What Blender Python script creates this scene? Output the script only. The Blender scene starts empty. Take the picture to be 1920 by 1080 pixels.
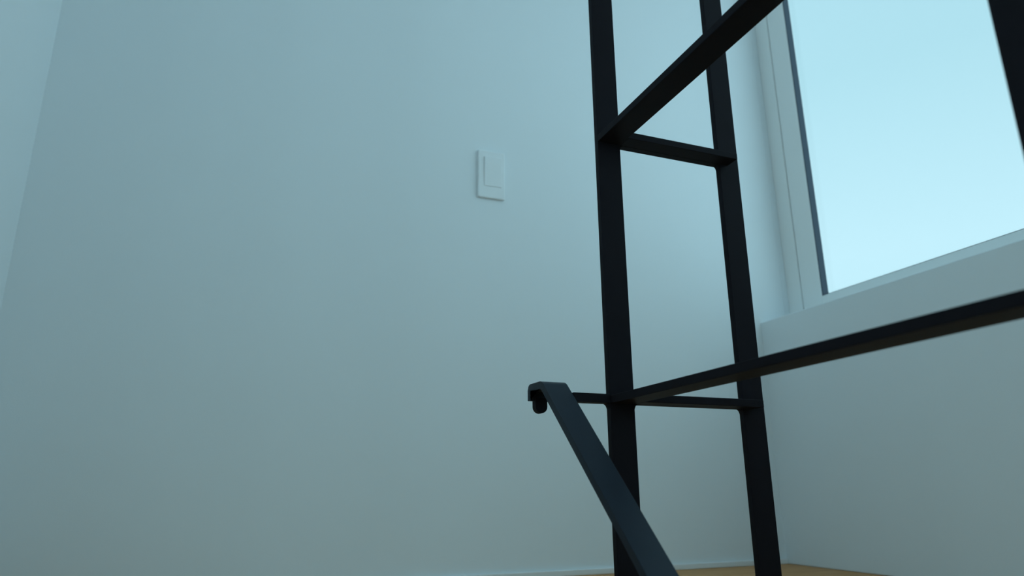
import bpy, bmesh, math
from mathutils import Vector, Matrix

# ------------------------------------------------------------------ camera
scene = bpy.context.scene
C = scene.collection
H = 0.202                                   # lens height above the floor
F_PX = 1317.33                              # focal length in pixels of a 1920 px wide frame
pitch, yaw, roll = math.radians(16.185), math.radians(21.589), math.radians(-0.4905)
fwd = Vector((math.sin(yaw) * math.cos(pitch), math.cos(yaw) * math.cos(pitch), math.sin(pitch)))
rgt = Vector((math.cos(yaw), -math.sin(yaw), 0))
upv = rgt.cross(fwd)
r2 = rgt * math.cos(roll) + upv * math.sin(roll)
u2 = -rgt * math.sin(roll) + upv * math.cos(roll)
cd = bpy.data.cameras.new('camera')
cd.sensor_fit = 'HORIZONTAL'
cd.sensor_width = 36.0
cd.lens = F_PX / 1920 * 36.0
cd.clip_start = 0.01
cd.dof.use_dof = True
cd.dof.focus_distance = 1.12
cd.dof.aperture_fstop = 4.0
cam = bpy.data.objects.new('camera', cd)
C.objects.link(cam)
m = Matrix((r2, u2, -fwd)).transposed().to_4x4()
m.translation = (0, 0, H)
cam.matrix_world = m
scene.camera = cam

# ------------------------------------------------------------------ daylight
vs = scene.view_settings
vs.view_transform = 'Standard'
vs.look = 'None'
vs.gamma = 1.0
vs.use_curve_mapping = False
vs.exposure = 0.0

SKY = ((0.29, (0.60, 0.93, 1.06)), (0.50, (0.475, 0.81, 0.935)), (1.0, (0.42, 0.74, 0.88)))   # haze thins upwards
world = bpy.data.worlds.new('hazy_sky')
scene.world = world
world.use_nodes = True
nt = world.node_tree
nt.nodes.clear()
wo = nt.nodes.new('ShaderNodeOutputWorld')
bg = nt.nodes.new('ShaderNodeBackground')
tc = nt.nodes.new('ShaderNodeTexCoord')
sep = nt.nodes.new('ShaderNodeSeparateXYZ')
ramp = nt.nodes.new('ShaderNodeValToRGB')
ramp.color_ramp.elements.new(0.5)
for el, (pos, col) in zip(ramp.color_ramp.elements, SKY):
    el.position = pos
    el.color = (*col, 1)
nt.links.new(tc.outputs['Generated'], sep.inputs[0])
nt.links.new(sep.outputs['Z'], ramp.inputs[0])
nt.links.new(ramp.outputs[0], bg.inputs['Color'])
bg.inputs['Strength'].default_value = 1.0
nt.links.new(bg.outputs[0], wo.inputs[0])


# broad soft sun lamp, added to lift the walls above the sky's own light
sd = bpy.data.lights.new('fill_sun', 'SUN')
sd.energy = 1.85
sd.angle = math.radians(125)
sd.color = (0.53, 0.86, 1.0)
sun = bpy.data.objects.new('fill_sun', sd)
C.objects.link(sun)
sun.rotation_euler = Vector((0.58, -0.58, 0.57)).to_track_quat('Z', 'Y').to_euler()

# ------------------------------------------------------------------ materials
def mat(name, col, rough=0.5, metal=0.0, noise=0.0, nscale=8.0, bump=0.0, bscale=300.0, spec=0.5):
    mt = bpy.data.materials.new(name)
    mt.use_nodes = True
    t = mt.node_tree
    b = t.nodes['Principled BSDF']
    b.inputs['Roughness'].default_value = rough
    b.inputs['Metallic'].default_value = metal
    b.inputs['Specular IOR Level'].default_value = spec
    co = t.nodes.new('ShaderNodeTexCoord')
    if noise:
        n = t.nodes.new('ShaderNodeTexNoise')
        n.inputs['Scale'].default_value = nscale
        n.inputs['Detail'].default_value = 4
        r = t.nodes.new('ShaderNodeValToRGB')
        r.color_ramp.elements[0].color = (*[c * (1 - noise) for c in col], 1)
        r.color_ramp.elements[1].color = (*[min(1, c * (1 + noise)) for c in col], 1)
        t.links.new(co.outputs['Object'], n.inputs['Vector'])
        t.links.new(n.outputs['Fac'], r.inputs[0])
        t.links.new(r.outputs[0], b.inputs['Base Color'])
    else:
        b.inputs['Base Color'].default_value = (*col, 1)
    if bump:
        n2 = t.nodes.new('ShaderNodeTexNoise')
        n2.inputs['Scale'].default_value = bscale
        bp = t.nodes.new('ShaderNodeBump')
        bp.inputs['Strength'].default_value = bump
        bp.inputs['Distance'].default_value = 0.001
        t.links.new(co.outputs['Object'], n2.inputs['Vector'])
        t.links.new(n2.outputs['Fac'], bp.inputs['Height'])
        t.links.new(bp.outputs[0], b.inputs['Normal'])
    return mt


def wood_mat():
    mt = bpy.data.materials.new('oak_floor')
    mt.use_nodes = True
    t = mt.node_tree
    b = t.nodes['Principled BSDF']
    b.inputs['Roughness'].default_value = 0.6
    b.inputs['Specular IOR Level'].default_value = 0.25
    co = t.nodes.new('ShaderNodeTexCoord')
    mp = t.nodes.new('ShaderNodeMapping')
    mp.inputs['Scale'].default_value = (2.0, 30.0, 1.0)
    n = t.nodes.new('ShaderNodeTexNoise')
    n.inputs['Scale'].default_value = 3.0
    n.inputs['Detail'].default_value = 8
    r = t.nodes.new('ShaderNodeValToRGB')
    r.color_ramp.elements[0].position = 0.3
    r.color_ramp.elements[0].color = (0.50, 0.24, 0.09, 1)
    r.color_ramp.elements[1].position = 0.7
    r.color_ramp.elements[1].color = (0.68, 0.36, 0.15, 1)
    t.links.new(co.outputs['Object'], mp.inputs[0])
    t.links.new(mp.outputs[0], n.inputs['Vector'])
    t.links.new(n.outputs['Fac'], r.inputs[0])
    t.links.new(r.outputs[0], b.inputs['Base Color'])
    return mt


def glass_mat():
    mt = bpy.data.materials.new('window_glass')
    mt.use_nodes = True
    t = mt.node_tree
    t.nodes.clear()
    o = t.nodes.new('ShaderNodeOutputMaterial')
    tr = t.nodes.new('ShaderNodeBsdfTransparent')
    tr.inputs['Color'].default_value = (0.985, 0.995, 0.99, 1)
    gl = t.nodes.new('ShaderNodeBsdfGlossy')
    gl.inputs['Roughness'].default_value = 0.0
    mx = t.nodes.new('ShaderNodeMixShader')
    mx.inputs[0].default_value = 0.04
    t.links.new(tr.outputs[0], mx.inputs[1])
    t.links.new(gl.outputs[0], mx.inputs[2])
    t.links.new(mx.outputs[0], o.inputs[0])
    return mt


M_WALL = mat('white_wall_paint', (0.838, 0.885, 0.912), 0.75, noise=0.012, nscale=3, bump=0.12, bscale=420, spec=0.3)
M_CEIL = mat('white_ceiling_paint', (0.88, 0.89, 0.90), 0.85, noise=0.01, nscale=3, bump=0.1, bscale=300, spec=0.2)
M_BASE = mat('white_skirting_paint', (0.83, 0.84, 0.84), 0.35, noise=0.01, nscale=20)
M_UPVC = mat('white_window_plastic', (0.90, 0.91, 0.90), 0.32, noise=0.01, nscale=15)
M_GASK = mat('blue_black_rubber_gasket', (0.016, 0.035, 0.062), 0.55, noise=0.1, nscale=40)
M_GAP_SHADE = mat('gap_shade', (0.02, 0.02, 0.022), 0.7, noise=0.1, nscale=40)  # dark colour standing in for shade between frame and sash
M_BLACK = mat('black_powder_coated_steel', (0.0118, 0.0108, 0.0142), 0.55, noise=0.15, nscale=25, bump=0.15, bscale=900, spec=0.045)
M_BLACK_LIT = mat('lit_black_steel', (0.015, 0.022, 0.033), 0.45, noise=0.12, nscale=25, bump=0.15, bscale=900, spec=0.12)  # frame steel again, with the light on the slanted bar put into its colour
M_SWITCH = mat('white_switch_plastic', (0.86, 0.89, 0.905), 0.4, noise=0.01, nscale=30)
M_FLOOR = wood_mat()
M_GLASS = glass_mat()


# ------------------------------------------------------------------ helpers
def obj(name, bm, material, parent=None):
    me = bpy.data.meshes.new(name)
    bm.normal_update()
    bm.to_mesh(me)
    bm.free()
    me.materials.append(material)
    o = bpy.data.objects.new(name, me)
    C.objects.link(o)
    if parent is not None:
        o.parent = parent
        o.matrix_parent_inverse = Matrix.Translation(-Vector(parent.location))
    return o


def add_box(bm, x0, x1, y0, y1, z0, z1, bev=0.0, seg=2):
    b2 = bmesh.new()
    bmesh.ops.create_cube(b2, size=1.0)
    for v in b2.verts:
        v.co = Vector(((x0 + x1) / 2 + v.co.x * (x1 - x0), (y0 + y1) / 2 + v.co.y * (y1 - y0),
                       (z0 + z1) / 2 + v.co.z * (z1 - z0)))
    if bev:
        bmesh.ops.bevel(b2, geom=b2.edges[:], offset=bev, segments=seg, affect='EDGES', profile=0.5)
    me = bpy.data.meshes.new('tmp')
    b2.to_mesh(me)
    b2.free()
    bm.from_mesh(me)
    bpy.data.meshes.remove(me)
    return bm


def box(*a, **k):
    return add_box(bmesh.new(), *a, **k)


def prism_x(poly, x0, x1, bev=0.0):
    """extrude a closed (y, z) outline along x"""
    bm = bmesh.new()
    va = [bm.verts.new((x0, y, z)) for y, z in poly]
    vb = [bm.verts.new((x1, y, z)) for y, z in poly]
    n = len(poly)
    fa = bm.faces.new(va)
    fb = bm.faces.new(list(reversed(vb)))
    for i in range(n):
        j = (i + 1) % n
        bm.faces.new((va[j], va[i], vb[i], vb[j]))
    if bev:
        ed = list(set(fa.edges[:] + fb.edges[:]))
        bmesh.ops.bevel(bm, geom=ed, offset=bev, segments=2, affect='EDGES', profile=0.5)
    bmesh.ops.recalc_face_normals(bm, faces=bm.faces[:])
    return bm


def struct(name, bm, material, label, cat):
    o = obj(name, bm, material)
    o['kind'] = 'structure'
    o['label'] = label
    o['category'] = cat
    return o


def empty(name, loc):
    o = bpy.data.objects.new(name, None)
    o.empty_display_size = 0.05
    o.location = loc
    C.objects.link(o)
    return o


# ------------------------------------------------------------------ the room
XL, XR = -0.468, 1.505          # left wall and window wall
YB, YF = 1.70, -1.10            # wall with the switch, wall behind the camera
ZC = 2.45                       # ceiling
T = 0.25
SILL = 0.702                    # top of the wall under the window
WX = 1.625                      # inner face of the window frame
HEAD = 2.36
WY0 = -0.90                     # near end of the window opening

struct('floor', box(XL - T, XR + T, YF - T, YB + T, -0.1, 0.0), M_FLOOR,
       'tan wooden floor just showing below the walls', 'floor')
struct('ceiling', box(XL - T, XR + T, YF - T, YB + T, ZC, ZC + 0.15), M_CEIL,
       'plain white ceiling above the room', 'ceiling')
struct('wall_back', box(XL - T, XR + T, YB, YB + T, 0.0, ZC), M_WALL,
       'long white painted wall carrying the light switch', 'wall')
LY0, LY1, LZ0, LZ1 = -1.04, 0.55, 0.20, 2.38      # opening for the added window, out of view beside the camera
bm = bmesh.new()
add_box(bm, XL - T, XL, LY1, YB, 0.0, ZC)
add_box(bm, XL - T, XL, YF, LY0, 0.0, ZC)
add_box(bm, XL - T, XL, LY0, LY1, 0.0, LZ0)
add_box(bm, XL - T, XL, LY0, LY1, LZ1, ZC)
struct('wall_left', bm, M_WALL,
       'white painted wall at the left edge meeting the long wall', 'wall')
bm = bmesh.new()
add_box(bm, XR, XR + T, YF, YB + 0.02, 0.0, SILL, bev=0.003)
add_box(bm, XR, XR + T, YF, YB, HEAD, ZC)
add_box(bm, XR, XR + T, YF, WY0, SILL, HEAD)
struct('wall_right', bm, M_WALL, 'white painted wall under and around the window', 'wall')
struct('wall_front', box(XL - T, XR + T, YF - T, YF, 0.0, ZC), M_WALL,
       'plain white wall behind the camera', 'wall')

# low skirting bead along the long wall
struct('baseboard_back', box(XL, XR, YB - 0.008, YB, 0.0, 0.0145, bev=0.002), M_BASE,
       'low white skirting bead at the foot of the long wall', 'baseboard')


# ------------------------------------------------------------------ window beside the frame
def ring(bm, x0, x1, y0, y1, z0, z1, wl, wr, wb, wt, bev=0.0015):
    """rectangular ring in the y-z plane: near stile wl, far stile wr, bottom wb, top wt"""
    add_box(bm, x0, x1, y0, y0 + wl, z0, z1, bev=bev)
    add_box(bm, x0, x1, y1 - wr, y1, z0, z1, bev=bev)
    add_box(bm, x0, x1, y0 + wl, y1 - wr, z0, z0 + wb, bev=bev)
    add_box(bm, x0, x1, y0 + wl, y1 - wr, z1 - wt, z1, bev=bev)
    return bm


win = empty('window_1', (WX, 0.5, SILL))
win['kind'] = 'structure'
win['label'] = 'white framed window with dark gasket showing bright pale sky'
win['category'] = 'window'
GLZ = H + 0.562                 # upper edge of the bottom sash rail
GLY = 1.5625                    # inner edge of the far sash stile
obj('window_frame', ring(bmesh.new(), WX, WX + 0.075, WY0, YB, SILL, HEAD, 0.06, 0.0585, 0.022, 0.05), M_UPVC, win)
SY0, SY1, SZ0, SZ1 = WY0 + 0.063, YB - 0.0615, SILL + 0.025, HEAD - 0.053
obj('sash', ring(bmesh.new(), WX + 0.001, WX + 0.033, SY0, SY1, SZ0, SZ1, 0.075, SY1 - GLY, GLZ - SZ0, 0.075), M_UPVC, win)
obj('gap_shade_strip', ring(bmesh.new(), WX + 0.012, WX + 0.06, SY0 - 0.003, SY1 + 0.003, SZ0 - 0.003, SZ1 + 0.003,
                       0.003, 0.003, 0.003, 0.003, bev=0), M_GAP_SHADE, win)  # dark strip laid in the sash gap as its shade
obj('gasket', ring(bmesh.new(), WX + 0.004, WX + 0.027, SY0 + 0.075 - 0.001, GLY + 0.001, GLZ - 0.001, SZ1 - 0.074,
                   0.004, 0.004, 0.003, 0.004, bev=0), M_GASK, win)
obj('pane', box(WX + 0.027, WX + 0.031, SY0 + 0.07, GLY + 0.006, GLZ - 0.006, SZ1 - 0.07), M_GLASS, win)
# plaster stop beads between the reveal and the frame
obj('reveal_bead', box(WX - 0.020, WX, YB - 0.0014, YB, SILL, HEAD, bev=0.0006), M_WALL, win)

# unseen window added in the left wall to brighten the room
lw = empty('added_light_window', (XL - 0.12, (LY0 + LY1) / 2, LZ0))
lw['kind'] = 'structure'
lw['label'] = 'white framed window added out of view in the left wall for more daylight'
lw['category'] = 'window'
obj('window_frame', ring(bmesh.new(), XL - 0.16, XL - 0.10, LY0, LY1, LZ0, LZ1, 0.05, 0.05, 0.05, 0.05), M_UPVC, lw)
obj('pane', box(XL - 0.132, XL - 0.128, LY0 + 0.045, LY1 - 0.045, LZ0 + 0.045, LZ1 - 0.045), M_GLASS, lw)

# ------------------------------------------------------------------ black steel frame
BX, BW, BT = 0.530, 0.0425, 0.012          # left post: x, bar width, bar thickness
PY = 0.940                                 # front face of the two far posts
RX = 0.778                                 # right post
TOP = 2.05
R1 = H + 0.5665                            # underside of upper rail
R2 = H + 0.1275                            # underside of lower rail
NY = 0.2905                                # near post front face
BV = 0.0009
fr = empty('metal_frame', (0.65, 0.94, 0.0))
fr['label'] = 'black flat-bar steel frame with posts, rails and a slanted hooked bar beside the window'
fr['category'] = 'frame'


def bar(name, *a):
    return obj(name, box(*a, bev=BV), M_BLACK, fr)


bar('post', BX, BX + BW, PY, PY + BT, 0.0, TOP)
bar('post', RX, RX + BW - 0.0005, PY, PY + BT, 0.0, TOP)
bar('post', BX, BX + BT, NY + BT - BW, NY + BT, 0.0, TOP)      # near post, flat side turned to the room
for z in (R1, R2):
    bar('side_rail', BX, BX + BW, NY + BT, PY, z, z + BT)
    bm = box(BX + BW, RX, PY, PY + 0.0145, z, z + BT, bev=BV)
    add_box(bm, BX + BW, RX + 0.018, PY + 0.0145 - BW, PY, z, z + BT, bev=BV)   # runs on across the post
    obj('crossbar', bm, M_BLACK, fr)
SX0, SX1 = 0.4275, 0.4672                  # slanted bar
bar('crossbar', SX1, BX, 0.937, PY + 0.0145, R2, R2 + 0.0138)


def weld(x, z, sx):
    """small fillet under a crossbar where it meets a post"""
    bm = bmesh.new()
    a = 0.0055
    pr = [(x, z), (x + sx * a, z), (x + sx * a * .35, z - a * .5), (x, z - a * 1.35)]
    y0, y1 = PY + 0.0005, PY + BT - 0.0005
    va = [bm.verts.new((p[0], y0, p[1])) for p in pr]
    vb = [bm.verts.new((p[0], y1, p[1])) for p in pr]
    bm.faces.new(va)
    bm.faces.new(list(reversed(vb)))
    for i in range(4):
        j = (i + 1) % 4
        bm.faces.new((va[j], va[i], vb[i], vb[j]))
    bmesh.ops.recalc_face_normals(bm, faces=bm.faces[:])
    obj('weld', bm, M_BLACK, fr)


weld(RX, R1, -1)
weld(BX + BW, R1, 1)
weld(BX + BW, R2, 1)
weld(BX, R2, -1)
weld(RX, R2, -1)

# slanted flat bar, bent over into a hook at its top
ST = 0.0115


def slanted_bar():
    pts = []
    e = math.radians(42.6)
    ty, tz = 0.9625, H + 0.1600           # where the slope would meet the flat top
    L = (tz - 0.004) / math.sin(e)
    ctrl = [(ty - L * math.cos(e), tz - L * math.sin(e)), (ty, tz), (1.0165, tz + 0.001), (1.0185, H + 0.136)]

    def rounded(c, r):
        out = [Vector(c[0])]
        for i in range(1, len(c) - 1):
            p0, p1, p2 = Vector(c[i - 1]), Vector(c[i]), Vector(c[i + 1])
            a, b = (p0 - p1).normalized(), (p2 - p1).normalized()
            n = 6
            for k in range(n + 1):
                t = k / n
                q = (p1 + a * r) * (1 - t) ** 2 + p1 * 2 * t * (1 - t) + (p1 + b * r) * t ** 2
                out.append(q)
        out.append(Vector(c[-1]))
        return out
    top = rounded(ctrl, 0.009)
    bot = []
    for i, p in enumerate(top):
        d = (top[min(i + 1, len(top) - 1)] - top[max(i - 1, 0)]).normalized()
        nrm = Vector((d.y, -d.x))          # underside
        bot.append(p + nrm * ST)
    bot[0].y = 0.0
    bot[0].x = top[0].x + ST / math.sin(e)
    top[0].y = 0.0
    return [tuple(p) for p in top] + [tuple(p) for p in reversed(bot)]


o = obj('slanted_bar', prism_x(slanted_bar(), SX0, SX1, bev=0.0008), M_BLACK_LIT, fr)
o['label'] = 'slanted flat bar with a hooked upper end, its lit blue-grey tone painted in'
# rounded tongue at the end of the hook
bm = bmesh.new()
cx, w, zt, zb = SX0 + 0.0170, 0.0100, H + 0.140, H + 0.1165
out = [(cx - w, zt), (cx - w, zb + w)]
for k in range(1, 12):
    a = math.pi + math.pi * k / 12
    out.append((cx + w * math.cos(a), zb + w + w * math.sin(a)))
out += [(cx + w, zb + w), (cx + w, zt)]
va = [bm.verts.new((x, 1.0035, z)) for x, z in out]
vb = [bm.verts.new((x, 1.0155, z)) for x, z in out]
bm.faces.new(va)
bm.faces.new(list(reversed(vb)))
for i in range(len(out)):
    j = (i + 1) % len(out)
    bm.faces.new((va[j], va[i], vb[i], vb[j]))
bmesh.ops.recalc_face_normals(bm, faces=bm.faces[:])
obj('tongue', bm, M_BLACK, o)

# ------------------------------------------------------------------ light switch
sw = empty('light_switch', (0.611, YB, H + 0.78))
sw['label'] = 'white rocker light switch on the plain long wall'
sw['category'] = 'light switch'
px0, px1, pz0, pz1 = 0.5715, 0.6510, H + 0.781, H + 0.924
rx0, rx1, rz0, rz1 = 0.5895, 0.6405, H + 0.816, H + 0.905
obj('plate', box(px0, px1, YB - 0.0085, YB, pz0, pz1, bev=0.003, seg=3), M_SWITCH, sw)
# rocker, tilted about its middle
bm = box(rx0, rx1, -0.0065, 0.0, rz0, rz1, bev=0.0010)
zm = (rz0 + rz1) / 2
for v in bm.verts:
    if v.co.y < -0.003:
        v.co.y += -0.030 * (v.co.z - zm)
    v.co.y += YB - 0.0048
obj('rocker', bm, M_SWITCH, sw)
